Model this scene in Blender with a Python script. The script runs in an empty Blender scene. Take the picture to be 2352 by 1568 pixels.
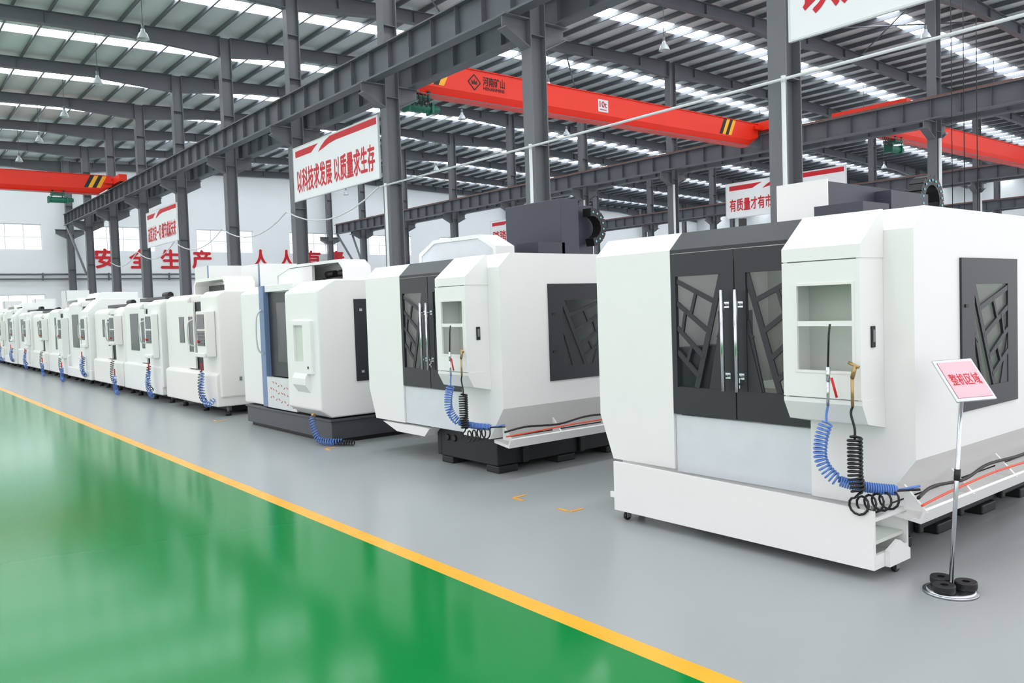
import bpy, bmesh, math, random
from mathutils import Vector, Matrix
random.seed(4)
SC=bpy.context.scene; COL=SC.collection
try:
    SC.view_settings.view_transform='Standard'
    SC.view_settings.exposure=0.26
except Exception as e: print(e)

# ---------------------------------------------------------------- materials
def lin(c):
    return tuple(((x/255)/12.92 if x/255<=.04045 else ((x/255+.055)/1.055)**2.4) for x in c)
def mat(name,rgb,rough=.5,metal=0.0,var=.06,scale=4.0,bump=0.0,emit=0.0,spec=.5,alpha=1.0):
    m=bpy.data.materials.new(name); m.use_nodes=True
    nt=m.node_tree; b=nt.nodes['Principled BSDF']
    tc=nt.nodes.new('ShaderNodeTexCoord'); nz=nt.nodes.new('ShaderNodeTexNoise')
    nz.inputs['Scale'].default_value=scale; nz.inputs['Detail'].default_value=5
    nt.links.new(tc.outputs['Object'],nz.inputs['Vector'])
    mx=nt.nodes.new('ShaderNodeMix'); mx.data_type='RGBA'
    l=lin(rgb)
    mx.inputs['A'].default_value=tuple(x*(1-var) for x in l)+(1,)
    mx.inputs['B'].default_value=tuple(min(1,x*(1+var)) for x in l)+(1,)
    nt.links.new(nz.outputs['Fac'],mx.inputs['Factor'])
    nt.links.new(mx.outputs['Result'],b.inputs['Base Color'])
    b.inputs['Roughness'].default_value=rough; b.inputs['Metallic'].default_value=metal
    b.inputs['Specular IOR Level'].default_value=spec
    if emit>0:
        nt.links.new(mx.outputs['Result'],b.inputs['Emission Color'])
        b.inputs['Emission Strength'].default_value=emit
    if bump>0:
        bp=nt.nodes.new('ShaderNodeBump'); bp.inputs['Strength'].default_value=bump
        nt.links.new(nz.outputs['Fac'],bp.inputs['Height']); nt.links.new(bp.outputs['Normal'],b.inputs['Normal'])
    if alpha<1: b.inputs['Alpha'].default_value=alpha
    return m
WHITE=mat('paint_white',(233,233,232),.34,var=.015)
WARM=mat('paint_warm_white',(232,231,227),.35,var=.02)
INNER=mat('inner_liner',(206,212,204),.5,var=.05)
CHAR=mat('paint_charcoal',(39,41,47),.42,var=.06)
SLATE=mat('paint_slate',(56,59,72),.45,var=.05)
PLINTH=mat('paint_dark_grey',(70,72,77),.45,var=.06)
BLACK=mat('black_casting_and_shade',(28,29,31),.55,var=.2,scale=9)  # castings, and the panel that stands for shade in the door gap
RUBBER=mat('black_rubber',(20,20,22),.45)
STEEL=mat('grey_steel_paint',(104,106,110),.5,var=.12,scale=1.5)
ROOFST=mat('dark_roof_steel',(94,98,104),.5,var=.1,scale=1)
RUNWAY=mat('runway_steel',(90,93,99),.5,var=.14,scale=2)
RAIL=mat('rusty_rail',(120,82,70),.6,var=.3,scale=8)
PANELG=mat('galvanised_panel',(212,217,222),.35,var=.06,scale=7)
CHROME=mat('chrome',(205,208,212),.2,metal=1,var=.02)
RED=mat('crane_red',(232,44,18),.4,var=.07,scale=1)
REDT=mat('red_lettering',(198,18,34),.5,var=.03)
YEL=mat('stripe_yellow',(246,178,40),.45)
BLK=mat('stripe_black',(24,22,22),.5)
GREENM=mat('hoist_green',(22,104,84),.45,var=.1)
BOARD=mat('banner_white',(232,234,235),.45,var=.02)
PINK=mat('pink_paper',(242,180,192),.35,var=.03)
BLUEH=mat('blue_hose',(92,132,205),.3,var=.05)
ORANGE=mat('orange_cable',(235,80,45),.4)
BRASS=mat('brass',(180,150,105),.35,metal=.8)
BLUEP=mat('blue_grey_paint',(112,134,170),.4,var=.05)
WALLM=mat('wall_plaster',(230,233,235),.8,var=.02,scale=.6)
CEILM=mat('roof_sheet',(210,217,219),.6,var=.05,scale=1)
SKY=mat('skylight_sheet',(244,250,255),.5,var=.03,scale=2,emit=9.5)
GLASS=mat('window_pane',(240,247,255),.3,var=.03,scale=3,emit=1.2)
TINT=mat('tinted_glass',(40,50,49),.12,var=.05,alpha=.28)
ADDEDL=mat('added_lamp_tube',(250,250,245),.3,var=.01,emit=4.5)  # glow for the tubes added inside the enclosures
LAMPM=mat('lamp_shade_acrylic',(196,204,206),.25,var=.03)
PIPEW=mat('white_pipe',(212,216,216),.35,var=.04)
FILM=mat('protective_film',(212,215,218),.25,metal=.2,var=.1,scale=12)
TAPE=mat('floor_tape',(226,160,60),.5,var=.12,scale=30)
SCREEN=mat('screen_dark',(30,34,40),.2)
KEYS=mat('key_grey',(120,124,128),.5)
CYAN=mat('chain_dot',(120,190,200),.4)

def floor_mat():
    m=bpy.data.materials.new('epoxy_floor'); m.use_nodes=True; nt=m.node_tree; b=nt.nodes['Principled BSDF']
    N=nt.nodes.new; L=nt.links.new
    tc=N('ShaderNodeTexCoord'); sx=N('ShaderNodeSeparateXYZ'); L(tc.outputs['Object'],sx.inputs[0])
    nz=N('ShaderNodeTexNoise'); nz.inputs['Scale'].default_value=.5; nz.inputs['Detail'].default_value=1; L(tc.outputs['Object'],nz.inputs['Vector'])
    nf=N('ShaderNodeTexNoise'); nf.inputs['Scale'].default_value=5; nf.inputs['Detail'].default_value=4; L(tc.outputs['Object'],nf.inputs['Vector'])
    def mixc(a,c,fac):
        x=N('ShaderNodeMix'); x.data_type='RGBA'
        for s,v in (('A',a),('B',c)):
            if isinstance(v,tuple): x.inputs[s].default_value=lin(v)+(1,)
            else: L(v,x.inputs[s])
        L(fac,x.inputs['Factor']); return x.outputs['Result']
    def gt(val,t):
        x=N('ShaderNodeMath'); x.operation='GREATER_THAN'; L(val,x.inputs[0]); x.inputs[1].default_value=t; return x.outputs[0]
    green=mixc((0,122,54),(0,127,59),nz.outputs['Fac'])
    grey=mixc((157,160,161),(160,163,164),nz.outputs['Fac'])
    yel=mixc((238,160,36),(246,178,60),nf.outputs['Fac'])
    X=sx.outputs['X']
    c=mixc(green,yel,gt(X,2.70)); c=mixc(c,grey,gt(X,2.815))
    L(c,b.inputs['Base Color'])
    ad=N('ShaderNodeMath'); ad.operation='MULTIPLY_ADD'; L(gt(X,2.70),ad.inputs[0]); ad.inputs[1].default_value=.12; ad.inputs[2].default_value=.13
    L(ad.outputs[0],b.inputs['Roughness']); b.inputs['Specular IOR Level'].default_value=.14
    return m
FLOORM=floor_mat()

# ---------------------------------------------------------------- mesh builder
class MB:
    def __init__(s): s.v=[];s.f=[];s.mi=[];s.sm=[];s.mats=[]
    def add(s,vs,fs,m,smooth=False):
        if m not in s.mats: s.mats.append(m)
        k=s.mats.index(m); o=len(s.v); s.v+= [tuple(v) for v in vs]
        for f in fs: s.f.append([i+o for i in f]); s.mi.append(k); s.sm.append(smooth)
        return s
    def box(s,x0,x1,y0,y1,z0,z1,m):
        vs=[(x,y,z) for x in (x0,x1) for y in (y0,y1) for z in (z0,z1)]
        return s.add(vs,[(0,1,3,2),(4,6,7,5),(0,4,5,1),(2,3,7,6),(0,2,6,4),(1,5,7,3)],m)
    def prism(s,pts,ax,lo,hi,m,smooth=False):
        def P(p,t):
            return {'x':(t,p[0],p[1]),'y':(p[0],t,p[1]),'z':(p[0],p[1],t)}[ax]
        n=len(pts); vs=[P(p,lo) for p in pts]+[P(p,hi) for p in pts]
        fs=[list(range(n))[::-1],list(range(n,2*n))]+[(i,(i+1)%n,n+(i+1)%n,n+i) for i in range(n)]
        return s.add(vs,fs,m)
    def cyl(s,p0,p1,r,m,n=14,r2=None):
        p0=Vector(p0);p1=Vector(p1);d=(p1-p0).normalized(); r2=r if r2 is None else r2
        u=d.orthogonal().normalized(); w=d.cross(u)
        vs=[];
        for p,rr in ((p0,r),(p1,r2)):
            for i in range(n):
                a=2*math.pi*i/n; vs.append(p+u*(rr*math.cos(a))+w*(rr*math.sin(a)))
        o=len(s.v)
        s.add(vs,[(i,(i+1)%n,n+(i+1)%n,n+i) for i in range(n)],m,True)
        s.f.append([o+i for i in range(n)][::-1]); s.f.append([o+n+i for i in range(n)])
        k=s.mats.index(m); s.mi+=[k,k]; s.sm+=[False,False]
        return s
    def tube(s,pts,r,m,n=7):
        pts=[Vector(p) for p in pts]; vs=[];fs=[]
        u=None
        for i,p in enumerate(pts):
            d=(pts[min(i+1,len(pts)-1)]-pts[max(i-1,0)]).normalized()
            if u is None: u=d.orthogonal().normalized()
            u=(u-d*u.dot(d)); u=u.normalized() if u.length>1e-6 else d.orthogonal().normalized()
            w=d.cross(u)
            for k in range(n):
                a=2*math.pi*k/n; vs.append(p+u*(r*math.cos(a))+w*(r*math.sin(a)))
        for i in range(len(pts)-1):
            for k in range(n):
                fs.append((i*n+k,i*n+(k+1)%n,(i+1)*n+(k+1)%n,(i+1)*n+k))
        fs.append(list(range(n))[::-1]); fs.append([(len(pts)-1)*n+k for k in range(n)])
        return s.add(vs,fs,m,True)
    def bar(s,p0,p1,w,nrm,t,m):
        p0=Vector(p0);p1=Vector(p1);nrm=Vector(nrm);d=(p1-p0).normalized();q=d.cross(nrm).normalized()*(w/2);h=nrm*(t/2)
        vs=[p0-q-h,p0+q-h,p1+q-h,p1-q-h,p0-q+h,p0+q+h,p1+q+h,p1-q+h]
        return s.add(vs,[(0,1,2,3),(7,6,5,4),(0,4,5,1),(1,5,6,2),(2,6,7,3),(3,7,4,0)],m)
    def holed(s,ax,t0,t1,a0,a1,b0,b1,h,m):
        ha0,ha1,hb0,hb1=h
        for (p0,p1,q0,q1) in ((a0,ha0,b0,b1),(ha1,a1,b0,b1),(ha0,ha1,b0,hb0),(ha0,ha1,hb1,b1)):
            if p1-p0<1e-5 or q1-q0<1e-5: continue
            if ax=='x': s.box(t0,t1,p0,p1,q0,q1,m)
            else: s.box(p0,p1,t0,t1,q0,q1,m)
        return s
    def obj(s,name,parent=None,bevel=0,loc=(0,0,0),seg=2,recalc=True):
        me=bpy.data.meshes.new(name); me.from_pydata(s.v,[],s.f)
        for m in s.mats: me.materials.append(m)
        for i,p in enumerate(me.polygons): p.material_index=s.mi[i]; p.use_smooth=s.sm[i]
        if recalc:
            bm=bmesh.new(); bm.from_mesh(me); bmesh.ops.recalc_face_normals(bm,faces=bm.faces[:]); bm.to_mesh(me); bm.free()
        o=bpy.data.objects.new(name,me); COL.objects.link(o); o.location=loc
        if parent: o.parent=parent
        if bevel>0:
            b=o.modifiers.new('b','BEVEL'); b.width=bevel; b.segments=seg; b.limit_method='ANGLE'; b.angle_limit=math.radians(35)
        return o
def tag(o,label,cat,group=None):
    o['label']=label; o['category']=cat
    if group: o['group']=group
    return o
def empty(name,loc,label,cat,group=None):
    e=bpy.data.objects.new(name,None); e.empty_display_size=.3; e.location=loc; COL.objects.link(e)
    return tag(e,label,cat,group)
def copy_thing(src,loc,kids=None,label=None):
    n=src.copy(); COL.objects.link(n); n.location=loc
    if label: n['label']=label
    def rec(a,b):
        for c in a.children:
            d=c.copy(); d.parent=b; COL.objects.link(d); rec(c,d)
    rec(src,n); return n
def struct(o): o['kind']='structure'; return o
def text(body,w,h,m,name,parent,org,face,bold=.012,ext=.004):
    cu=bpy.data.curves.new(name,'FONT'); cu.body=body; cu.size=1; cu.align_x='CENTER'; cu.align_y='CENTER'; cu.extrude=0.002
    t=bpy.data.objects.new(name,cu); COL.objects.link(t); bpy.context.view_layer.update()
    dg=bpy.context.evaluated_depsgraph_get(); me=bpy.data.meshes.new_from_object(t.evaluated_get(dg))
    bpy.data.objects.remove(t)
    xs=[v.co.x for v in me.vertices]; ys=[v.co.y for v in me.vertices]
    if not xs: return None
    cx=(min(xs)+max(xs))/2; cy=(min(ys)+max(ys))/2; sx=w/(max(xs)-min(xs)); sy=h/(max(ys)-min(ys))
    R={'-x':((0,-1,0),(0,0,1),(-1,0,0)),'-y':((1,0,0),(0,0,1),(0,-1,0))}[face] if isinstance(face,str) else face
    ex,ey,ez=[Vector(r) for r in R]
    V=[v.co.copy() for v in me.vertices]; F=[list(p.vertices) for p in me.polygons]
    sh=[(0,0)] if bold<=0 else [(0,0),(bold,0),(-bold,0),(0,bold),(0,-bold)]
    q=MB()
    for i,(dx,dy) in enumerate(sh):
        q.add([Vector(org)+ex*((v.x+dx-cx)*sx)+ey*((v.y+dy-cy)*sy)+ez*(v.z/.002*ext*.5+i*.0007) for v in V],F,m)
    return q.obj(name,parent,recalc=False)
def coil(axis,r,turns,per=14,taper=None):
    axis=[Vector(p) for p in axis]; L=[0]
    for i in range(1,len(axis)): L.append(L[-1]+(axis[i]-axis[i-1]).length)
    N=int(turns*per); out=[]; u=None
    def at(s):
        for i in range(1,len(axis)):
            if s<=L[i] or i==len(axis)-1:
                return axis[i-1].lerp(axis[i],min(1,max(0,(s-L[i-1])/(L[i]-L[i-1]))))
    for k in range(N+1):
        s=L[-1]*k/N; p=at(s); d=(at(min(L[-1],s+.03))-at(max(0,s-.03))).normalized()
        if u is None: u=d.orthogonal().normalized()
        u=(u-d*u.dot(d)).normalized(); w=d.cross(u); a=2*math.pi*k/per
        rr=r*min(1,k/(per*.7)+.15,(N-k)/(per*.7)+.15)
        out.append(p+u*(rr*math.cos(a))+w*(rr*math.sin(a)))
    return out
def smooth(pts,n=8):
    P=[Vector(p) for p in pts]; P=[P[0]]+P+[P[-1]]; out=[]
    for i in range(1,len(P)-2):
        for k in range(n):
            t=k/n; a,b,c,d=P[i-1],P[i],P[i+1],P[i+2]
            out.append(.5*((2*b)+(c-a)*t+(2*a-5*b+4*c-d)*t*t+(3*b-a-3*c+d)*t**3))
    out.append(P[-2]); return out

# ---------------------------------------------------------------- camera
cam=bpy.data.cameras.new('camera'); co=bpy.data.objects.new('camera',cam); COL.objects.link(co)
r=Vector((.7775,-.6280,-.0332)); u=Vector((.0530,.0128,.9985)); f=Vector((.6266,.7781,-.0433))
M=Matrix(((r.x,u.x,-f.x,0),(r.y,u.y,-f.y,0),(r.z,u.z,-f.z,1.6),(0,0,0,1)))
co.matrix_world=M; cam.sensor_width=36; cam.lens=28.79; cam.clip_end=400; SC.camera=co

# ---------------------------------------------------------------- world
w=bpy.data.worlds.new('world'); SC.world=w; w.use_nodes=True
bg=w.node_tree.nodes['Background']; bg.inputs[0].default_value=(.97,.98,1,1); bg.inputs[1].default_value=1.32

# ---------------------------------------------------------------- shell
YE=61.5; XR=78.0; XL=-8.0
ROWS=[11.65,30.5,49.35,68.2]
def zr(x): return 12.95-.03*abs(x-30.5)
struct(MB().box(XL,XR,-6,YE,-.2,0,FLOORM).obj('floor'))
b=MB(); wins=[(5.9,10.1),(13.0,17.2),(20.1,24.35),(27.3,31.5),(34.4,38.6),(41.6,45.8),(48.8,53.0),(56,60.2),(63.2,67.4),(70.4,74.6)]
xs=[XL]
for a,c in wins: xs+=[a,c]
xs.append(XR)
for i in range(0,len(xs)-1):
    if i%2==0: b.box(xs[i],xs[i+1],YE,YE+.3,0,13,WALLM)
    else:
        lo=(1.0,3.4) if i==1 else None
        if lo: b.box(xs[i],xs[i+1],YE,YE+.3,0,lo[0],WALLM).box(xs[i],xs[i+1],YE,YE+.3,lo[1],6.3,WALLM)
        else: b.box(xs[i],xs[i+1],YE,YE+.3,0,6.3,WALLM)
        b.box(xs[i],xs[i+1],YE,YE+.3,8.0,13,WALLM)
struct(b.obj('wall_back'))
wn=1
def window(a,c,z0,z1,nm):
    b=MB(); y=YE+.1
    b.box(a,c,y+.03,y+.05,z0,z1,GLASS)
    n=max(3,round((c-a)/1.05))
    for i in range(n+1):
        x=a+(c-a)*i/n; x=min(max(x,a+.03),c-.03); b.box(x-.03,x+.03,y-.02,y+.03,z0,z1,WALLM)
    for z in (z0+.03,(z0+z1)/2,z1-.03): b.box(a,c,y-.025,y+.03,z-.03,z+.03,WALLM)
    return struct(b.obj(nm))
for a,c in wins: window(a,c,6.3,8.0,'window_%d'%wn); wn+=1
window(5.9,10.1,1.0,3.4,'window_%d'%wn); wn+=1
b=MB()
b.box(XR,XR+.3,-6,YE,0,6.0,WALLM).box(XR,XR+.3,-6,YE,8.2,12.5,WALLM)
yy=[-6,4,12,18,26,32,40,46,54]
for i in range(0,len(yy)):
    if i%2==0: b.box(XR,XR+.3,yy[i],(yy[i+1] if i+1<len(yy) else YE),6.0,8.2,WALLM)
struct(b.obj('wall_right'))
for i in range(1,len(yy)-1,2):
    q=MB().box(XR+.1,XR+.12,yy[i],yy[i+1],6.0,8.2,GLASS)
    n=6
    for k in range(n+1):
        y=yy[i]+(yy[i+1]-yy[i])*k/n; q.box(XR+.05,XR+.1,y-.03,y+.03,6,8.2,WALLM)
    q.box(XR+.04,XR+.1,yy[i],yy[i+1],7.05,7.15,WALLM)
    struct(q.obj('window_%d'%wn)); wn+=1
FR=[1.4+6*k for k in range(11)]
sky=[(y+3-.45,y+3+.45) for y in FR[:-1]]
b=MB(); ys=[1.0]
for a,c in sky: ys+=[a,c]
ys.append(YE)
for i in range(0,len(ys)-1,2):
    for (x0,x1) in ((XL,30.5),(30.5,XR+.3)):
        b.add([(x0,ys[i],zr(x0)),(x1,ys[i],zr(x1)),(x1,ys[i+1],zr(x1)),(x0,ys[i+1],zr(x0)),
               (x0,ys[i],zr(x0)+.1),(x1,ys[i],zr(x1)+.1),(x1,ys[i+1],zr(x1)+.1),(x0,ys[i+1],zr(x0)+.1)],
              [(0,3,2,1),(4,5,6,7),(0,1,5,4),(1,2,6,5),(2,3,7,6),(3,0,4,7)],CEILM)
struct(b.obj('ceiling'))
for (a,c) in sky:
    q=MB()
    for (x0,x1) in ((XL,30.5),(30.5,XR)):
        q.add([(x0,a,zr(x0)+.02),(x1,a,zr(x1)+.02),(x1,c,zr(x1)+.02),(x0,c,zr(x0)+.02),
               (x0,a,zr(x0)+.06),(x1,a,zr(x1)+.06),(x1,c,zr(x1)+.06),(x0,c,zr(x0)+.06)],
              [(0,3,2,1),(4,5,6,7),(0,1,5,4),(1,2,6,5),(2,3,7,6),(3,0,4,7)],SKY)
    struct(q.obj('window_%d'%wn)); wn+=1
x=XL+.6
while x<XR-.3:
    q=MB(); z=zr(x); q.box(x-.01,x+.01,1.2,YE,z-.18,z-.025,ROOFST).box(x-.01,x+.055,1.2,YE,z-.025,z-.008,ROOFST).box(x-.055,x+.01,1.2,YE,z-.195,z-.18,ROOFST)
    tag(q.obj('roof_purlin'),'dark grey cold-formed steel purlin running under the roof sheets','roof beam','roof purlins'); x+=1.1
def rafter(x0,x1,h0,h1):
    q=MB(); n=sorted([x0,x0+3.2,(x0+x1)/2,x1-3.2,x1])
    dep={x0:h0,x1:h1}
    P=[(x,zr(x)-.22,zr(x)-.22-dep.get(x,.4)) for x in n]
    top=[(p[0],p[1]) for p in P]; bot=[(p[0],p[2]) for p in P]
    q.prism(top+bot[::-1],'y',-.012,.012,ROOFST)
    q.prism(bot+[(a,c-.03) for a,c in bot[::-1]],'y',-.12,.12,ROOFST)
    q.prism(top+[(a,c+.02) for a,c in top[::-1]],'y',-.12,.12,ROOFST)
    xx=x0+1.5
    while xx<x1-1:
        zz=zr(xx)-.24
        for s in (-1,1): q.box(xx-.008,xx+.008,min(s*.013,s*.11),max(s*.013,s*.11),zz-.36,zz,ROOFST)
        xx+=3
    return q
spans=[(XL+.1,ROWS[0]-.21,.5,.68)]+[(ROWS[i]+.21,ROWS[i+1]-.21,.68,.68) for i in range(3)]+[(ROWS[3]+.21,XR-.1,.68,.6)]
for sp in spans:
    src=None
    for y in FR[1:]:
        if src is None:
            src=rafter(*sp).obj('roof_rafter',loc=(0,y,0)); tag(src,'dark grey tapered steel I-beam rafter spanning between columns','roof beam','roof rafters')
        else:
            o=src.copy(); o.location=(0,y,0); COL.objects.link(o)
RT=8.35; RB=7.65
def column(X):
    q=MB(); zt=zr(X)-.21
    for s in (-1,1): q.box(s*.2-.012,s*.2+.012,-.16,.16,0.03,zt,STEEL)
    q.box(-.188,.188,-.01,.01,0.03,zt,STEEL)
    q.box(-.26,.26,-.24,.24,0,.03,STEEL)
    for z in (2.5,5,7.3,9.2,10.6):
        q.box(-.187,.187,-.15,-.011,z,z+.015,STEEL).box(-.187,.187,.011,.15,z,z+.015,STEEL)
    return q
def corbel(s):
    q=MB(); q.prism([(s*.213,RB-.046),(s*.86,RB-.046),(s*.86,RB-.28),(s*.213,RB-.6)],'y',-.012,.012,STEEL)
    q.prism([(s*.213,RB-.02),(s*.88,RB-.02),(s*.88,RB-.045),(s*.213,RB-.045)],'y',-.15,.15,STEEL)
    q.prism([(s*.213,RB-.6),(s*.86,RB-.28),(s*.86,RB-.3),(s*.213,RB-.63)],'y',-.14,.14,STEEL)
    return q
for X in ROWS:
    base=empty('steel_column',(X,FR[1],0),'grey painted steel H-section column with crane corbels','column','steel columns')
    column(X).obj('shaft',base); corbel(-1).obj('corbel',base); corbel(1).obj('corbel',base)
    for y in FR[2:]:
        if y>60: y=60.9
        copy_thing(base,(X,y,0))
def runway(X,y0,y1):
    q=MB(); q.box(X-.17,X+.17,y0,y1,RT-.03,RT,RUNWAY).box(X-.15,X+.15,y0,y1,RB-.02,RB+.03,RUNWAY).box(X-.01,X+.01,y0,y1,RB+.03,RT-.03,RUNWAY)
    y=y0+.02
    while y<y1:
        q.box(X-.14,X-.011,y,y+.012,RB+.03,RT-.03,RUNWAY).box(X+.011,X+.14,y,y+.012,RB+.03,RT-.03,RUNWAY); y+=.98
    q.box(X-.035,X+.035,y0,y1,RT,RT+.09,RAIL)
    return tag(q.obj('crane_runway_beam'),'dark grey steel crane runway I-beam with web stiffeners and rusty rail','crane runway','crane runway beams')
for X in ROWS:
    for s in (-1,1): runway(X+s*.65,1.4,58.5)
runway(-6.3,1.4,58.5)
for X in ROWS[:2]:
    for s in (-.65,.65):
        q=MB().bar((X+s,58.3,RB-.05),(X+s*.35,55.6,4.4),.14,(1,0,0),.1,STEEL)
        tag(q.obj('beam_end_brace'),'diagonal grey steel brace under the end of the runway','brace','runway end braces')
for (x0,y0,x1,y1) in ((11.9,19.7,17.5,25.0),(11.9,25.2,17.5,19.8),(30.7,13.7,36,19),(30.7,19,36,13.7),(24,25.6,30,31.2)):
    q=MB().cyl((x0,y0,zr(x0)-.45),(x1,y1,zr(x1)-.45),.03,ROOFST,8)
    tag(q.obj('roof_tie_rod'),'thin steel tie rod crossing between rafters','brace','roof tie rods')

e=empty('wall_slogan',(22,YE,5.6),'large red painted slogan characters on white end wall','lettering')
for ch,xc in zip('安全生产人人有责',(13.9,16.1,18.2,20.4,24.9,27.0,29.2,31.3)):
    text(ch,1.35,1.3,REDT,'character',e,(xc-22,-.02,.2 if xc<23 else .32),'-y',.03,.02)
q=MB(); q.cyl((XL,YE-.15,4.7),(34,YE-.15,4.7),.06,ROOFST).cyl((XL,YE-.15,4.4),(34,YE-.15,4.4),.05,ROOFST)
for x in range(-6,34,4): q.box(x-.03,x+.03,YE-.22,YE,4.3,4.8,ROOFST)
tag(q.obj('wall_pipe_run'),'pair of dark pipes on brackets along white wall','pipe')

def banner(X,yf,yn,txt,z0=5.3,z1=6.95,tw=None,label='',tx=None,th=.44,tz=.36):
    yc=(yf+yn)/2; e=empty('slogan_banner',(X,yc,z0),label,'banner','hanging slogan banners'); W=yf-yn; H=z1-z0
    MB().box(-.02,.02,-W/2,W/2,0,H,BOARD).obj('board',e)
    q=MB()
    q.box(-.03,.03,-W/2-.03,W/2+.03,-.03,0,PIPEW).box(-.03,.03,-W/2-.03,W/2+.03,H,H+.03,PIPEW).box(-.03,.03,-W/2-.03,-W/2,0,H,PIPEW).box(-.03,.03,W/2,W/2+.03,0,H,PIPEW)
    q.obj('frame',e)
    def L(s): return W/2-s*W
    MB().prism([(L(.03),H-.30),(L(.24),H-.30),(L(.28),H-.2),(L(.33),H-.10),(L(.03),H-.10)],'x',-.026,-.021,REDT).obj('red_stripe',e)
    MB().prism([(L(.33),H-.36),(L(.37),H-.22),(L(.42),H-.1),(L(.48),H-.02),(L(.99),H-.02),(L(.99),H-.2),(L(.55),H-.2),(L(.46),H-.24),(L(.4),H-.30)],'x',-.026,-.021,REDT).obj('red_stripe',e)
    text(txt,tw or W*.92,H*th,REDT,'lettering',e,(-.024,0 if tx is None else tx,H*tz),'-x',.022,.003)
    return e
banner(11.38,25.0,19.6,'以科技求发展 以质量求生存',z0=5.2,z1=6.85,label='white hanging banner with red stripe and red Chinese slogan about quality')
banner(11.38,41.9,37.25,'态度决定一切 细节成就未来',z0=5.0,z1=6.6,label='white hanging banner with red Chinese slogan, farther along the columns')
banner(11.38,7.1,1.4,'以人为本 以质取胜',z0=5.5,z1=7.15,label='white banner with red slogan hung high between columns',tz=.40)
banner(30.0,22.0,16.5,'有质量才有市场',z0=5.1,z1=6.55,label='white hanging banner with red slogan in the next bay',tw=2.45,tx=1.35,th=.36)
banner(30.0,38.9,33.4,'踏踏实实做人做事',z0=5.2,z1=6.65,label='white hanging banner with red slogan deep in the next bay')

def crane(X0,X1,Y,label,hoistx,logo=False,z0=7.8,z1=8.75,stripes=(True,True)):
    e=empty('overhead_crane',((X0+X1)/2,Y,z0),label,'crane','overhead cranes'); c=(X0+X1)/2; H=z1-z0
    g=MB(); a=X0-c+.24; d=X1-c-.24
    prof=[(-.22,H),(.22,H),(.22,H*.28),(.1,.03),(-.1,.03),(-.22,H*.28)]
    def ring(x,zb): return [(x,y,max(z,zb)) for y,z in prof]
    rs=[ring(a,H*.45),ring(a+.45,0),ring(d-.6,0),ring(d,H*.45)]
    vs=sum(rs,[]); n=6; fs=[]
    for i in range(3):
        for k in range(n): fs.append((i*n+k,i*n+(k+1)%n,(i+1)*n+(k+1)%n,(i+1)*n+k))
    fs+=[list(range(n))[::-1],[3*n+k for k in range(n)]]
    g.add(vs,fs,RED)
    g.box(a+.6,d-.6,-.19,.19,0,.03,RED).box(a,d,-.26,.26,H,H+.02,RED)
    g.obj('girder',e)
    for s,xx in ((1,X0-c),(-1,X1-c)):
        q=MB(); q.box(xx-.18,xx+.18,-1.5,1.5,RT+.14-z0,RT+.5-z0,RED)
        for y in (-1.25,1.25): q.cyl((xx-.09,y,RT+.22-z0),(xx+.09,y,RT+.22-z0),.13,BLK)
        q.box(min(xx+s*.18,xx+s*.6),max(xx+s*.18,xx+s*.6),-.35,.35,RT+.16-z0,RT+.3-z0,RED)
        q.obj('end_carriage',e,.01)
    for i,(s,xx) in enumerate(((1,a+.62),(-1,d-2.6 if logo else d-1.3))):
        if not stripes[i]: continue
        for k in range(4):
            x=xx+k*.19; m=BLK if k%2==0 else YEL
            MB().prism([(x,H*.34),(x+.19,H*.34),(x+.19+.32,H-.01),(x+.32,H-.01)],'y',-.228,-.222,m).obj('warning_stripe',e)
    hx=hoistx-c; q=MB()
    q.cyl((hx-.36,0,-.36),(hx+.36,0,-.36),.14,GREENM,18).box(hx-.44,hx-.36,-.18,.18,-.52,-.2,GREENM).box(hx+.36,hx+.44,-.18,.18,-.52,-.2,GREENM)
    q.cyl((hx+.44,0,-.34),(hx+.7,0,-.34),.1,GREENM).box(hx-.3,hx+.3,-.24,.24,-.12,-.06,GREENM)
    for sx in (-.25,.25):
        for sy in (-.2,.2): q.cyl((hx+sx,sy-.03,.06),(hx+sx,sy+.03,.06),.05,BLK); q.box(hx+sx-.02,hx+sx+.02,sy-.02,sy+.02,-.2,.0,GREENM)
    q.obj('hoist',e,.008)
    q=MB(); pts=[]
    for k in range(5):
        x0=a+.1+k*.16
        pts+= [(x0,-.32,-.06),(x0+.05,-.32,-.3),(x0+.1,-.32,-.4),(x0+.15,-.32,-.3)]
    q.tube(smooth(pts,4),.016,BLK,6); q.box(a,d,-.34,-.3,-.02,.0,ROOFST)
    q.obj('festoon_cable',e)
    if logo:
        lx=a+3.0
        text('河南矿山',.84,.27,BLK,'lettering',e,(lx+.25,-.226,H*.71),'-y',.018,.004)
        text('HENANMINE',.82,.1,BLK,'lettering',e,(lx+.25,-.226,H*.48),'-y',.01,.004)
        q=MB(); cx=lx-.5; cz=H*.62; R=.23
        C=[(cx,-.226,cz+R),(cx+R,-.226,cz),(cx,-.226,cz-R),(cx-R,-.226,cz)]
        for i in range(4): q.bar(C[i],C[(i+1)%4],.035,(0,1,0),.006+.001*i,BLK)
        q.prism([(cx-.1,cz-.06),(cx-.1,cz+.07),(cx-.04,cz),(cx,cz+.1),(cx+.04,cz),(cx+.1,cz+.07),(cx+.1,cz-.06)],'y',-.229,-.223,BLK)
        q.obj('emblem',e)
        px=a+8.0
        MB().box(px-.24,px+.24,-.23,-.222,H*.38,H*.82,PANELG).obj('load_plate',e)
        text('10t',.34,.2,REDT,'lettering',e,(px,-.233,H*.65),'-y',.02,.003)
        text('HENANMINE',.32,.05,REDT,'lettering',e,(px,-.233,H*.46),'-y',.0,.003)
    return e
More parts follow.
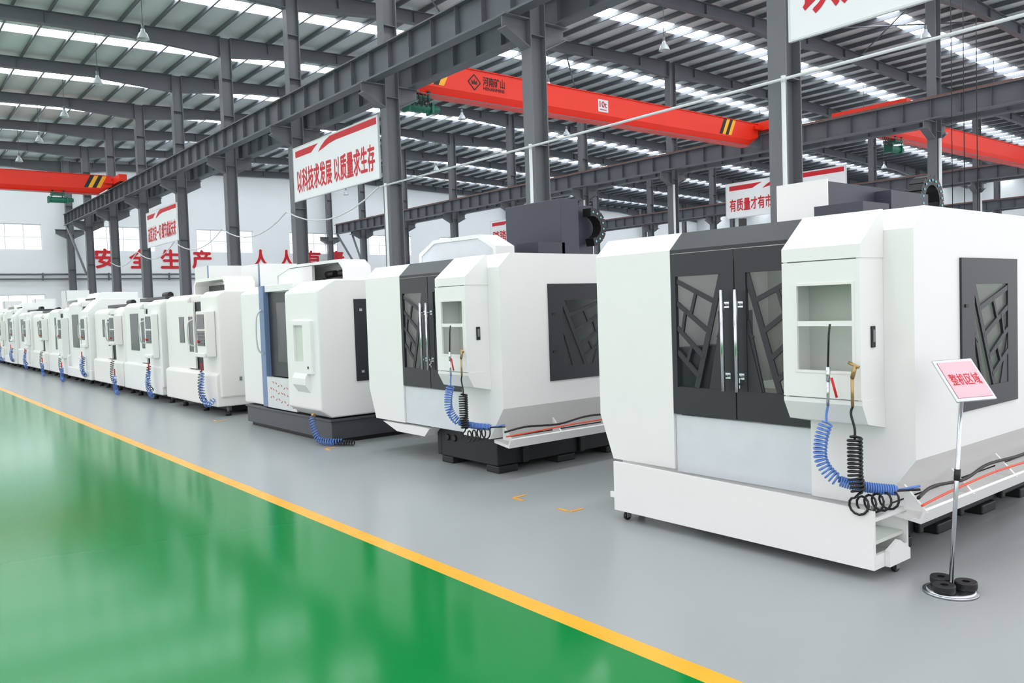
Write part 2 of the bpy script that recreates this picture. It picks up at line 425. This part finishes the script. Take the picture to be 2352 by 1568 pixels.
crane(12.3,29.85,20.3,'red-orange single girder overhead crane with striped ends and load plate',13.15,True)
crane(-6.3,11.0,45.8,'red-orange overhead crane with yellow and black end stripes over aisle',8.3,z0=7.95,z1=8.9)
crane(31.15,48.7,16.1,'red-orange overhead crane with green hoist in a farther bay',33.0,stripes=(False,False),z0=7.75,z1=8.65)

L0=empty('pendant_lamp',(7.5,21,0),'hanging high-bay lamp with clear bell shade on thin rod','lamp','high-bay pendant lamps')
q=MB(); n=20; prof=[(.03,10.55),(.06,10.52),(.07,10.44),(.13,10.38),(.17,10.28),(.19,10.22)]
vs=[];fs=[]
for (rr,z) in prof:
    for i in range(n): a=2*math.pi*i/n; vs.append((rr*math.cos(a),rr*math.sin(a),z))
for k in range(len(prof)-1):
    for i in range(n): fs.append((k*n+i,k*n+(i+1)%n,(k+1)*n+(i+1)%n,(k+1)*n+i))
q.add(vs,fs,LAMPM,True).obj('lamp_shade',L0)
MB().cyl((0,0,10.68),(0,0,12.1),.012,ROOFST,6).cyl((0,0,10.5),(0,0,10.68),.045,KEYS).obj('rod',L0)
for X,Ys in ((7.5,(27,33,39,45,51)),(22.3,(18.8,24.8,30.8,36.8,42.8,48.8)),(29.0,(13,31,43,55)),(40,(15,21,27,33,39)),(56,(20,28,36))):
    for y in Ys: copy_thing(L0,(X,y,0))

e=empty('compressed_air_pipe',(11.3,10,4.93),'white compressed air pipe strapped along columns with vertical drops','pipe')
MB().cyl((0,-8.5,0),(0,9.5,0),.024,PIPEW).obj('main_pipe',e)
for y in (7.2,13.2,19.2): MB().cyl((0,y-10,-.04),(0,y-10,-4.9),.034,PIPEW).cyl((0,y-10,.05),(0,y-10,-.05),.038,PIPEW).obj('drop_pipe',e)
pts=[]; y=19.6
while y<48:
    for k in range(8):
        t=k/8; pts.append((11.31,y+6*t,4.93-.55*4*t*(1-t)))
    y+=6
tag(MB().tube(pts,.022,PIPEW,6).obj('sagging_cable'),'thin white cable sagging from column to column','cable')
for X,Y in ((30.2,13.08),(30.2,19.08),(30.2,25.08),(30.2,31.08),(30.2,37.08),(49.05,13.08),(49.05,19.08),(49.05,25.08)):
    tag(MB().cyl((X,Y,0),(X,Y,7.0),.05,PIPEW).obj('downpipe'),'white vertical pipe fixed to a steel column','pipe','white downpipes')
for i,(X,Y) in enumerate(((21.2,8.9),(21.4,8.7),(21.9,8.6))):
    tag(MB().cyl((X,Y,2.4),(X,Y,12.4),.01,BLK,6).obj('hanging_cord'),'thin black cord hanging from the roof','cord','hanging cords')

def tape(x,y,fx,fy):
    q=MB().box(min(x,x+fx*.14),max(x,x+fx*.14),y-.015,y+.015,0.0005,.003,TAPE).box(x-.015,x+.015,min(y+fy*.016,y+fy*.14),max(y+fy*.016,y+fy*.14),.0005,.003,TAPE)
    tag(q.obj('floor_tape_mark'),'orange corner tape mark on grey floor','floor marking','corner tape marks')
tape(4.22,5.3,1,-1); tape(4.24,4.62,1,1); tape(4.25,8.85,1,-1); tape(4.25,12.5,1,1)

# ---------------------------------------------------------------- machine type A
def lattice(q,ax,t,a0,a1,b0,b1,m,flip):
    W=a1-a0; H=b1-b0
    def P(u,v):
        if flip: u=1-u
        A=a0+u*W; B=b0+v*H
        return (t,A,B) if ax=='x' else (A,t,B)
    nrm=(1,0,0) if ax=='x' else (0,1,0)
    for i,(u0,v0,u1,v1,wd) in enumerate(((1,1,.42,0,.042),(1,.6,.74,0,.032),(0,.96,.86,.76,.032),(0,.76,.72,.5,.032),(.32,.66,.45,.87,.024),(0,.54,.58,.28,.032),(0,.32,.48,.1,.032),(.22,.23,.34,.4,.024),(.9,.45,1,.52,.024),(.12,.5,.2,.7,.022))):
        q.bar(P(u0,v0),P(u1,v1),wd,nrm,.012+.0006*i,m)
def hoses(e):
    q=MB(); q.tube([(-.34,.31,1.44),(-.345,.315,1.38),(-.35,.32,1.2)],.006,RUBBER); q.obj('spray_wand',e)
    q=MB(); q.cyl((-.35,.32,1.2),(-.35,.32,1.12),.012,CHROME).cyl((-.35,.30,1.14),(-.35,.27,1.03),.007,REDT).cyl((-.35,.32,1.12),(-.34,.33,.98),.009,CHROME)
    q.obj('air_gun',e)
    q=MB(); q.cyl((-.31,.18,1.21),(-.31,.2,1.14),.012,BRASS).cyl((-.31,.16,1.2),(-.31,.22,1.225),.009,BRASS).cyl((-.31,.2,1.14),(-.31,.2,.98),.009,BRASS); q.obj('coolant_gun',e)
    q=MB(); q.tube(smooth([(-.34,.33,.98),(-.34,.34,.93),(-.34,.34,.89)]),.007,BLUEH)
    ax=smooth([(-.34,.34,.89),(-.35,.37,.78),(-.34,.375,.66),(-.30,.31,.56),(-.22,.19,.52),(-.1,.06,.5)])
    q.tube(coil(ax[:26],.034,17),.006,BLUEH,6); q.tube(coil(ax[25:],.026,24),.006,BLUEH,6)
    q.tube([ax[-1],(0.0,-.02,.52)],.007,BLUEH)
    q.obj('blue_coil_hose',e)
    q=MB(); q.tube(smooth([(-.31,.2,.98),(-.31,.21,.94),(-.31,.19,.86),(-.31,.19,.8)]),.007,RUBBER)
    q.tube(coil([(-.31,.19,.82),(-.31,.19,.6),(-.31,.17,.5)],.036,15),.0075,RUBBER,6)
    lp=[]
    for k in range(60):
        t=k/59; a=t*2*math.pi*5; lp.append((-.3+.17*t,.2-.13*t+.045*math.sin(a),.42+.05*math.cos(a)+.03*t))
    q.tube([(-.31,.17,.5)]+lp,.007,RUBBER,6); q.tube([lp[-1],(0,-.02,.5)],.007,RUBBER)
    q.obj('black_coil_hose',e)
def machineA(y0,label,near):
    e=empty('machining_center',(4.6,y0,0),label,'machine tool','machining centers in a row')
    q=MB(); T=.04; D=2.3
    q.holed('y',0,T,.14,D,.66,2.05,(.72,1.30,.98,1.68),WHITE)
    q.prism([(T,.66),(.14,.66),(.14,2.05),(T,1.96)],'y',0,T,WHITE)
    q.box(.14,D,2.44,2.48,.72,2.05,WHITE).prism([(T,.72),(.14,.72),(.14,2.05),(T,1.96)],'y',2.44,2.48,WHITE)
    q.prism([(0,.66),(T,.66),(.26,.36),(.22,.36)],'x',T,D,WHITE)
    q.prism([(2.48,.72),(2.44,.72),(2.31,.38),(2.35,.38)],'x',T,D,WHITE)
    q.prism([(1.735,.38),(2.35,.38),(2.48,.72),(2.48,1.96),(1.735,1.96)],'x',0,T,WHITE)
    q.prism([(.22,.36),(0,.66),(0,1.96),(.645,1.96),(.645,.36)],'x',0,T,WHITE)
    for (a,c) in ((0,.645),(1.735,2.48)): q.prism([(0,1.96),(.14,2.09),(.14,2.05),(.04,1.96)],'y',a,c,WHITE)
    q.box(.14,.5,0,2.48,2.05,2.09,WHITE).box(.5,D,0,.35,2.05,2.09,WHITE).box(.5,D,2.13,2.48,2.05,2.09,WHITE)
    q.box(D-.04,D,.04,2.44,.4,2.04,INNER)
    q.box(.1,D-.05,.3,2.3,.5,.55,INNER)
    if near: q.box(.05,.07,.3,2.3,.2,.5,WHITE)
    else: q.prism([(1.25,.36),(1.35,.27),(1.9,.27),(2.2,.36)],'x',-.0,.35,WHITE)
    q.prism([(.22,.35),(.22,.32),(.0,.29),(-.03,.37),(-.02,.38),(.01,.315)],'x',.05,D+.2,WHITE)
    q.obj('enclosure',e)
    MB().box(.02,.039,.65,1.73,.36 if near else .38,.775,PANELG).obj('lower_panel',e,.004)
    MB().prism([(0,1.96),(.14,2.09),(.14,2.05),(.04,1.96)],'y',.65,1.73,CHAR).box(.0,.03,.65,1.73,1.935,1.96,CHAR).obj('door_header',e)
    for (a,c,ho,fl) in ((.65,1.185,(.69,1.10),False),(1.195,1.73,(1.30,1.69),True)):
        d=MB().holed('x',.0,.03,a,c,.785,1.93,(ho[0],ho[1],.98,1.77),CHAR)
        if fl: d.prism([(ho[0],.98),(ho[0],1.4),(ho[0]+.11,.98)],'x',.004,.026,CHAR)
        else: d.prism([(ho[1],.98),(ho[1],1.4),(ho[1]-.11,.98)],'x',.004,.026,CHAR)
        lattice(d,'x',.015,ho[0],ho[1],.98,1.77,CHAR,fl)
        d=d.obj('door',e)
        MB().box(.031,.035,ho[0]-.02,ho[1]+.02,.96,1.79,TINT).obj('door_glass',d)
        hy=1.14 if not fl else 1.25
        MB().cyl((-.06,hy,.98),(-.06,hy,1.66),.014,CHROME,16).cyl((-.06,hy,1.08),(0,hy,1.08),.009,CHROME).cyl((-.06,hy,1.56),(0,hy,1.56),.009,CHROME).box(-.004,0,hy-.02,hy+.02,1.06,1.1,CHROME).box(-.004,0,hy-.02,hy+.02,1.54,1.58,CHROME).obj('handle',d)
    MB().box(-.012,0,1.15,1.17,1.0,1.08,CHROME).cyl((-.03,1.16,1.03),(-.012,1.16,1.03),.01,CHROME).obj('lock',e)
    q=MB().holed('y',-.014,-.001,.58,1.43,.87,1.80,(.76,1.27,1.0,1.64),CHAR)
    q.prism([(1.27,1.0),(1.27,1.3),(1.15,1.0)],'y',-.01,-.002,CHAR)
    lattice(q,'y',-.006,.76,1.27,1.0,1.64,CHAR,True)
    q.box(.62,.66,-.02,-.014,1.5,1.52,BLK).box(.62,.66,-.02,-.014,1.14,1.16,BLK)
    d=q.obj('side_window',e)
    MB().box(.73,1.29,.001,.005,.99,1.66,TINT).obj('window_glass',d)
    q=MB()
    y0c,y1c=.17,.66
    q.prism([(-.001,2.08),(-.02,2.08),(-.26,1.88),(-.26,1.805),(-.001,1.805)],'y',y0c,y1c,WHITE)
    q.prism([(-.001,1.005),(-.26,1.005),(-.26,.98),(-.2,.87),(-.001,.83)],'y',y0c,y1c,WHITE)
    q.box(-.25,-.001,y0c+.005,y0c+.03,1.005,1.805,WHITE).box(-.25,-.001,y1c-.03,y1c-.005,1.005,1.805,WHITE).box(-.02,-.001,y0c+.03,y1c-.03,1.005,1.805,INNER)
    q.obj('control_cabinet',e)
    q=MB().holed('x',-.265,-.251,y0c+.003,y1c-.003,1.012,1.798,(.22,.56,1.17,1.66),WHITE)
    q.box(-.265,-.251,.22,.56,1.425,1.455,WHITE)
    q.holed('x',-.269,-.265,.205,.575,1.155,1.675,(.22,.56,1.17,1.66),WARM)
    d=q.obj('cabinet_door',e)
    MB().box(-.15,-.11,y0c-.004,y0c+.004,1.3,1.42,BLK).box(-.14,-.12,y0c-.008,y0c-.004,1.33,1.40,KEYS).obj('latch',d)
    bx=.14 if not near else .3
    q=MB(); q.box(bx,2.6,.3,1.25,.07,.36,BLACK).box(bx,.75,1.251,1.32,.07,.34,BLACK).box(.76,2.6,1.251,2.1,.07,.35,BLACK)
    for x in (bx+.0,.9,1.6,2.3):
        for y in (.28,1.05): q.box(x,x+.24,y,y+.2,.0,.069,BLACK)
        q.box(x+.3,x+.36,.26,.299,.07,.36,BLACK)
    for y in (1.12,1.0): q.cyl((bx-.02,y,.27),(bx+.01,y,.27),.035,RUBBER)
    q.obj('machine_base',e,.01)
    q=MB(); q.box(.9,1.5,.5,1.9,.75,.9,INNER).box(1.35,1.75,1.0,1.4,1.5,2.3,SLATE).cyl((1.5,1.2,1.2),(1.5,1.2,1.5),.09,CHROME).box(2.0,2.2,.8,1.6,.56,1.9,KEYS).box(.9,1.7,2.3,2.43,.6,1.2,SLATE).box(1.1,1.3,1.95,2.15,.6,1.5,KEYS)
    q.obj('spindle_head',e)
    MB().cyl((.12,.4,1.9),(.12,2.1,1.9),.02,ADDEDL).cyl((2.2,.3,1.95),(2.2,2.2,1.95),.02,ADDEDL).obj('added_work_lamp',e)  # unseen tubes added to brighten the interior behind the lattice
    if near:
        q=MB().box(1.7,1.72,1.49,1.96,2.1,2.56,WHITE).box(1.721,3.1,1.49,1.51,2.1,2.54,SLATE).box(1.721,3.1,1.511,1.94,2.1,2.53,SLATE).box(2.5,3.2,1.35,1.489,2.2,2.5,SLATE)
        q.obj('column_cover',e)
        cc=(3.3,1.42,2.45); R=.19; A0,A1=-30,210
        MB().box(.55,.75,1.45,1.75,2.09,2.13,BLK).box(.57,.6,1.5,1.55,2.13,2.19,BLK).obj('cable_tray',e)
    else:
        q=MB().box(1.7,1.98,1.0,2.0,2.05,2.8,SLATE).box(1.981,2.3,1.1,1.9,2.05,2.75,SLATE); q.obj('column_cover',e,.008)
        cc=(2.12,.98,2.48); R=.17; A0,A1=-75,88
        q=MB(); out=[(.93,2.09),(.93,2.24),(1.22,2.38),(2.1,2.39),(2.42,2.25),(2.42,2.09)]; inn=[(2.37,2.09),(2.37,2.22),(2.09,2.35),(1.24,2.34),(.98,2.21),(.98,2.09)]
        q.prism(out+inn,'x',.7,.95,WHITE); q.prism([(.981,2.1),(.981,2.209),(1.241,2.339),(2.089,2.349),(2.369,2.219),(2.369,2.1)],'x',.715,.74,PANELG)
        q.obj('roof_hood',e)
    q=MB(); nl=int(R*math.radians(A1-A0)/.062)
    for k in range(nl+1):
        a=math.radians(A0+(A1-A0)*k/nl); cx=cc[0]+R*math.cos(a); cz=cc[2]+R*math.sin(a)
        t=Vector((-math.sin(a),0,math.cos(a))); p=Vector((cx,cc[1],cz))
        q.bar(p-t*.036,p+t*.036,.09,(0,1,0),.13+.002*(k%2),RUBBER)
        q.cyl(p+Vector((0,-.072,0)),p+Vector((0,-.067,0)),.012,CYAN,8)
    q.obj('cable_chain',e)
    MB().tube(smooth([(.0,-.01,.45),(.3,.04,.46),(.7,.03,.44),(1.1,.05,.47),(1.6,.04,.46),(2.3,.04,.47)]),.010,RUBBER).obj('black_cable',e)
    MB().tube(smooth([(.0,-.03,.41),(.35,.0,.41),(.8,.01,.42),(1.2,.02,.42),(1.7,.0,.42),(2.3,.02,.43)]),.007,ORANGE).obj('orange_cable',e)
    for x in (.06,.68,1.35,2.0):
        MB().prism([(-.03,.36),(.1,.5),(.1,.36)],'x',x,x+.02,WHITE).obj('cable_bracket',e)
    hoses(e)
    return e
machineA(2.14,'large white machining center with charcoal lattice doors, behind a chip tray',True)
machineA(5.87,'large white machining center with charcoal lattice doors on black cast base',False)

e=empty('chip_tray',(4.33,2.25,0),'long white sheet-metal chip tray on small casters','tray')
q=MB().prism([(0.06,.07),(1.98,.07),(1.98,.16),(2.02,.16),(2.02,.20),(1.98,.2),(1.98,.43),(0.0,.40),(0,.07)],'x',0,.02,WHITE)
q.box(.021,.239,0.0,1.98,.07,.09,WHITE).box(.24,.26,.26,1.98,.07,.28,WHITE).box(.021,.239,1.96,1.98,.091,.33,WHITE)
q.box(.021,.38,-.0,.02,.091,.15,WHITE).box(.381,.4,0,.25,.07,.36,WHITE).box(.021,.38,.0,.015,.34,.36,WHITE).box(.24,.38,0,.25,.07,.09,WHITE)
q.box(.021,.379,.021,.24,.2,.22,INNER)
q.prism([(.12,.07),(.36,.07),(.36,.13),(.24,.2),(.12,.16)],'y',-.03,-.001,WHITE)
q.obj('tray_body',e)
for (x,y) in ((.28,.02),(.2,1.9),(.05,1.9)):
    MB().cyl((x,y-.012,.03),(x,y+.012,.03),.03,RUBBER,14).box(x-.02,x+.02,y-.02,y+.02,.061,.07,KEYS).box(x-.018,x+.018,y-.018,y-.013,.02,.06,KEYS).obj('caster',e)

# ---------------------------------------------------------------- machine type B
def machineB(y0):
    e=empty('machining_center',(4.45,y0,0),'white machining center with blue-grey door post on dark plinth','machine tool','machining centers in a row')
    MB().box(.05,2.4,.05,2.65,.0,.05,BLACK).box(.0,2.5,.0,2.7,.051,.269,PLINTH).box(-.02,2.5,-.02,2.72,.27,.3,PLINTH).obj('plinth',e,.006)
    MB().prism([(-.13,.42),(.02,.32),(2.0,.32),(2.0,2.0),(.12,2.0),(-.13,1.86)],'y',0,.92,WHITE).obj('side_housing',e,.02)
    MB().prism([(.03,.32),(2.0,.32),(2.0,2.0),(.2,2.0),(.03,1.9)],'y',2.05,2.85,WHITE).obj('far_housing',e,.015)
    MB().box(-.02,.08,1.88,2.04,.32,1.99,BLUEP).obj('door_post',e,.006)
    MB().box(.0,.1,.93,1.87,1.9,1.99,WHITE).obj('header',e,.006)
    q=MB().box(1.2,1.25,.93,2.04,.32,1.96,CHAR).box(.5,1.1,1.2,1.7,.5,.85,SLATE).box(.5,.55,.95,1.15,.5,1.85,KEYS).box(.6,1.1,1.3,1.6,1.35,1.85,KEYS).box(.081,1.19,1.88,1.9,.32,1.9,BLACK)
    q.obj('work_chamber',e)
    MB().box(.05,.07,1.2,1.87,.75,1.89,CHAR).box(.045,.05,1.26,1.6,.95,1.75,SCREEN).obj('door',e)
    MB().tube(smooth([(-.02,1.96,1.05),(-.09,1.96,1.12),(-.11,1.96,1.35),(-.09,1.96,1.58),(-.02,1.96,1.66)]),.012,PIPEW,8).obj('handle',e)
    q=MB().box(-.02,.04,.93,1.87,.32,.74,FILM)
    for k in range(26):
        y=1.0+(k%9)*.09+random.random()*.02; z=.38+(k//9)*.1+(k%9)*.012
        q.bar((-.023,y,z),(-.023,y+.035,z+.02*random.choice((-1,1))),.008,(1,0,0),.003,REDT)
    q.obj('apron',e)
    q=MB().holed('x',-.17,-.13,.12,.72,.86,1.5,(.34,.6,1.0,1.45),WHITE).box(-.14,-.13,.34,.6,1.0,1.45,INNER).prism([(-.13,.86),(-.17,.86),(-.2,.8),(-.2,.72),(-.13,.62)],'y',.25,.62,WHITE)
    q.box(-.175,-.171,.2,.23,.92,.95,BLK); q.obj('control_panel',e)
    MB().box(.36,.56,-.012,-.001,.74,1.75,CHAR).box(.42,.46,-.03,-.012,1.6,1.63,CHROME).box(.42,.46,-.03,-.012,.84,.87,CHROME).obj('side_window',e)
    q=MB(); out=[(.75,2.0),(.75,2.2),(.9,2.3),(2.5,2.31),(3.0,2.2),(3.0,2.0)]; inn=[(2.94,2.0),(2.94,2.17),(2.48,2.27),(.93,2.26),(.81,2.17),(.81,2.0)]
    q.prism(out+inn,'x',.65,1.0,WHITE).prism(out,'x',1.0,1.04,WHITE)
    q.box(.8,.9,1.0,1.7,2.03,2.08,BLK).cyl((.85,1.0,2.13),(.85,1.25,2.13),.05,BLK).cyl((.85,1.4,2.13),(.85,1.65,2.13),.05,BLK).box(.66,.7,1.75,2.93,2.0,2.26,WHITE)
    q.obj('roof_hood',e)
    ax=smooth([(-.16,.2,.34),(-.16,.14,.2),(-.14,.06,.07),(-.05,-.1,.05),(.05,-.22,.05)])
    MB().cyl((-.14,.22,.36),(-.14,.16,.36),.02,BRASS).tube(coil(ax,.035,20),.007,BLUEH,6).obj('blue_coil_hose',e)
    MB().tube(coil([(-.05,-.1,.045),(.12,-.35,.045)],.03,9),.007,RUBBER,6).obj('black_coil_hose',e)
    return e
machineB(9.05)

# ---------------------------------------------------------------- machine type C
def machineC(loc,label,v):
    e=empty('machining_center',loc,label,'machine tool','machining centers in a row')
    P1=(WARM,WHITE,WARM,WHITE,WHITE)[v]; zt=(2.0,1.94,1.86,2.1,1.96)[v]; bv=(.03,.02,.05,.012,.03)[v]
    nf=(.0,-.04,.0,-.1,.02)[v]
    MB().prism([(nf,.3),(1.9,.3),(1.9,zt),(.1 if v!=3 else .2,zt),(nf,zt-.08 if v!=3 else zt-.3)],'y',0,.8,P1).obj('side_housing',e,bv,seg=3)
    MB().prism([(.02,.3),(1.9,.3),(1.9,zt-.02),(.12,zt-.02),(.02,zt-.1)],'y',1.6,2.76,P1).obj('far_housing',e,bv,seg=3)
    MB().prism([(-.06,.16),(1.6,.16),(1.6,.7),(nf-.003,.7),(-.06,.66)] if nf>-.05 else [(-.11,.16),(1.6,.16),(1.6,.4),(-.11,.4)],'y',.03 if v!=3 else -.01,2.68,P1).obj('apron',e,.02)
    MB().box(.1,1.85,.81,1.59,zt-.16,zt-.05,P1).obj('header',e,.01)
    MB().box(.06,.08,.81,1.59,.7,zt-.16,BLACK).obj('gap_shade_panel',e)  # black panel, shade of the door gap put into its colour
    q=MB().holed('x',.02,.05,1.22,1.59,.72,zt-.16,(1.28,1.52,1.0,1.6),P1).box(.03,.04,1.28,1.52,1.0,1.6,SCREEN); d=q.obj('door',e)
    MB().tube(smooth([(.02,1.27,1.1),(-.06,1.27,1.15),(-.08,1.27,1.32),(-.06,1.27,1.5),(.02,1.27,1.55)]),.014,PIPEW,8).obj('handle',d)
    fw=((1.75,2.0,1.15,1.6),(1.7,2.3,.95,1.7),(1.75,1.95,1.2,1.6),(1.7,2.45,.9,1.75),(1.8,2.0,.8,1.7))[v]
    MB().box(.012,.019,*fw,SCREEN).obj('front_window',e)
    cz=(.95,.85,1.05,.95,.6)[v]
    c=MB().box(-.16,nf-.002,.12,.56,cz,1.68,P1).box(-.2,-.16,.12,.56,cz,cz+.07,P1).obj('control_panel',e,.015)
    MB().box(-.166,-.161,.17,.51,1.4,1.63,SCREEN).obj('screen',c)
    q=MB().box(-.166,-.161,.17,.51,1.13,1.37,SCREEN)
    for i in range(6):
        for j in range(4): q.box(-.17,-.166,.19+i*.052,.22+i*.052,1.15+j*.052,1.18+j*.052,KEYS)
    q.obj('keypad',c)
    MB().cyl((-.19,.46,1.2),(-.165,.46,1.2),.022,ORANGE).obj('emergency_button',c)
    sw=((.5,.7,1.05,1.6),(.35,.5,.7,1.5),(.45,.85,1.1,1.5),(.4,.6,.8,1.7),(.6,.72,1.0,1.5))[v]
    MB().box(sw[0],sw[1],-.012,-.001,sw[2],sw[3],CHAR).box(.3,.34,-.01,-.001,.56,.62,KEYS).obj('side_window',e)
    q=MB()
    for x in (.15,1.7):
        for y in (.15,1.2,2.3): q.cyl((x,y,0),(x,y,.06),.05,BLACK).cyl((x,y,.061),(x,y,.158),.02,KEYS)
    q.box(.3,1.9,.4,2.1,.04,.155,BLACK); q.obj('machine_base',e)
    if v in (0,4):
        out=[(.7,zt),(.7,zt+.16),(.82,zt+.26),(2.2,zt+.26),(2.32,zt+.16),(2.32,zt)]; inn=[(2.26,zt),(2.26,zt+.14),(2.18,zt+.21),(.84,zt+.21),(.76,zt+.14),(.76,zt)]
        q=MB().prism(out+inn,'x',.4,.9,P1).box(.6,.85,.9,2.1,zt,zt+.14,BLK); q.obj('roof_hood',e)
    elif v!=3:
        MB().box(.25,1.2,.6,2.4,zt,zt+.07,CHAR).cyl((.5,1.1,zt+.11),(.5,1.5,zt+.11),.06,BLK).obj('roof_tray',e,.01)
    else:
        MB().prism([(.3,zt),(.4,zt+.18),(1.3,zt+.18),(1.3,zt)],'y',1.0,2.2,P1).box(.29,.33,1.1,2.1,zt+.01,zt+.05,BLK).obj('roof_box',e,.01)
    if v in (0,1,4):
        h=(2.5,2.62,0,0,2.4)[v]; yo=(1.2,.9,0,0,1.7)[v]
        MB().box(1.2,1.9,yo,yo+.85,zt,h,WHITE).box(1.19,1.199,yo,yo+.06,zt,h,BLUEP).obj('column_cover',e)
    A=([(-.19,.3,.72),(-.2,.32,.5),(-.2,.24,.3),(-.17,.14,.2),(-.1,.06,.3)],
       [(-.19,.34,.62),(-.22,.36,.4),(-.2,.3,.2),(-.17,.2,.14)],
       [(-.18,.2,.4),(-.2,.15,.22),(-.2,.05,.07),(-.2,-.1,.05)],
       [(-.2,.4,.7),(-.22,.42,.5),(-.2,.34,.32),(-.17,.24,.3)],
       [(-.18,.2,.36),(-.2,.12,.18),(-.22,.0,.06),(-.2,-.12,.05)])[v]
    ax=smooth(A)
    MB().cyl(tuple(ax[0]+Vector((0,0,.14))),tuple(ax[0]),.012,REDT).tube(coil(ax,.04,16,12),.007,BLUEH,5).obj('blue_coil_hose',e)
    MB().tube(coil(smooth([(-.15,.45,.72),(-.18,.44,.5),(-.18,.38,.3),(-.15,.28,.26)]),.035,12,12),.007,RUBBER,5).obj('black_coil_hose',e)
    return e
Cs=[machineC((4.48,12.9,0),'off-white compact machining center with white arched roof hood and coiled hoses',0),
    machineC((4.48,15.85,0),'white compact machining center with dark roof tray and tall column cover',1),
    machineC((4.5,18.7,0),'low off-white machining center with dark roof tray and coiled hoses',2),
    machineC((4.5,21.52,0),'tall boxy white machining center with sloped front and large dark window',3),
    machineC((4.5,24.35,0),'white compact machining center with long control panel and arched hood',4)]
for k,s in enumerate((2,1,3,0,2,4,1)): copy_thing(Cs[s],(4.5,27.18+2.83*k,0))

# ---------------------------------------------------------------- sign stand
e=empty('sign_stand',(4.48,1.91,0),'chrome floor sign stand with pink notice, weighted by black discs','sign')
MB().cyl((0,0,0.002),(0,0,.012),.135,CHROME,40,.135).cyl((0,0,.012),(0,0,.02),.132,CHROME,40,.11).obj('base',e)
MB().cyl((0,0,.02),(.055,-.042,1.06),.011,CHROME,16).cyl((.031,-.024,.6),(.034,-.027,.66),.016,RUBBER,16).obj('pole',e)
ex=Vector((.941,-.338,0)); nh=Vector((-.338,-.941,0)); th=math.radians(38)
ey=(-nh*math.sin(th)+Vector((0,0,1))*math.cos(th)).normalized(); ez=ex.cross(ey)
c0=Vector((.07,-.052,1.135))
def plate(w,h,t0,t1,m):
    vs=[c0+ex*(sx*w/2)+ey*(sy*h/2)+ez*t for t in (t0,t1) for sx in (-1,1) for sy in (-1,1)]
    return MB().add(vs,[(0,1,3,2),(4,6,7,5),(0,4,5,1),(2,3,7,6),(0,2,6,4),(1,5,7,3)],m)
plate(.27,.26,-.012,0,CHROME).obj('frame',e,.004)
plate(.235,.22,.0005,.003,PINK).obj('notice',e)
text('整机区域',.2,.07,REDT,'lettering',e,c0+ez*.0045,(ex,ey,ez),.0,.0008)
for (dx,dy,z) in ((-.075,.0,.0),(.055,-.055,.0),(.045,.068,.0)):
    q=MB(); n=24; vs=[];fs=[]
    P=[(.02,.005),(.052,.0),(.056,.01),(.056,.035),(.052,.042),(.02,.04)]
    for k,(rr,z_) in enumerate(P):
        for i in range(n): a=2*math.pi*i/n; vs.append((rr*math.cos(a),rr*math.sin(a),z_))
    for k in range(6):
        for i in range(n): fs.append((k*n+i,k*n+(i+1)%n,((k+1)%6)*n+(i+1)%n,((k+1)%6)*n+i))
    tag(q.add(vs,fs,RUBBER).obj('weight_disc',loc=(4.48+dx,1.91+dy,z+.021)),'black rubber ring weight lying on sign base','weight','weight discs on sign base')
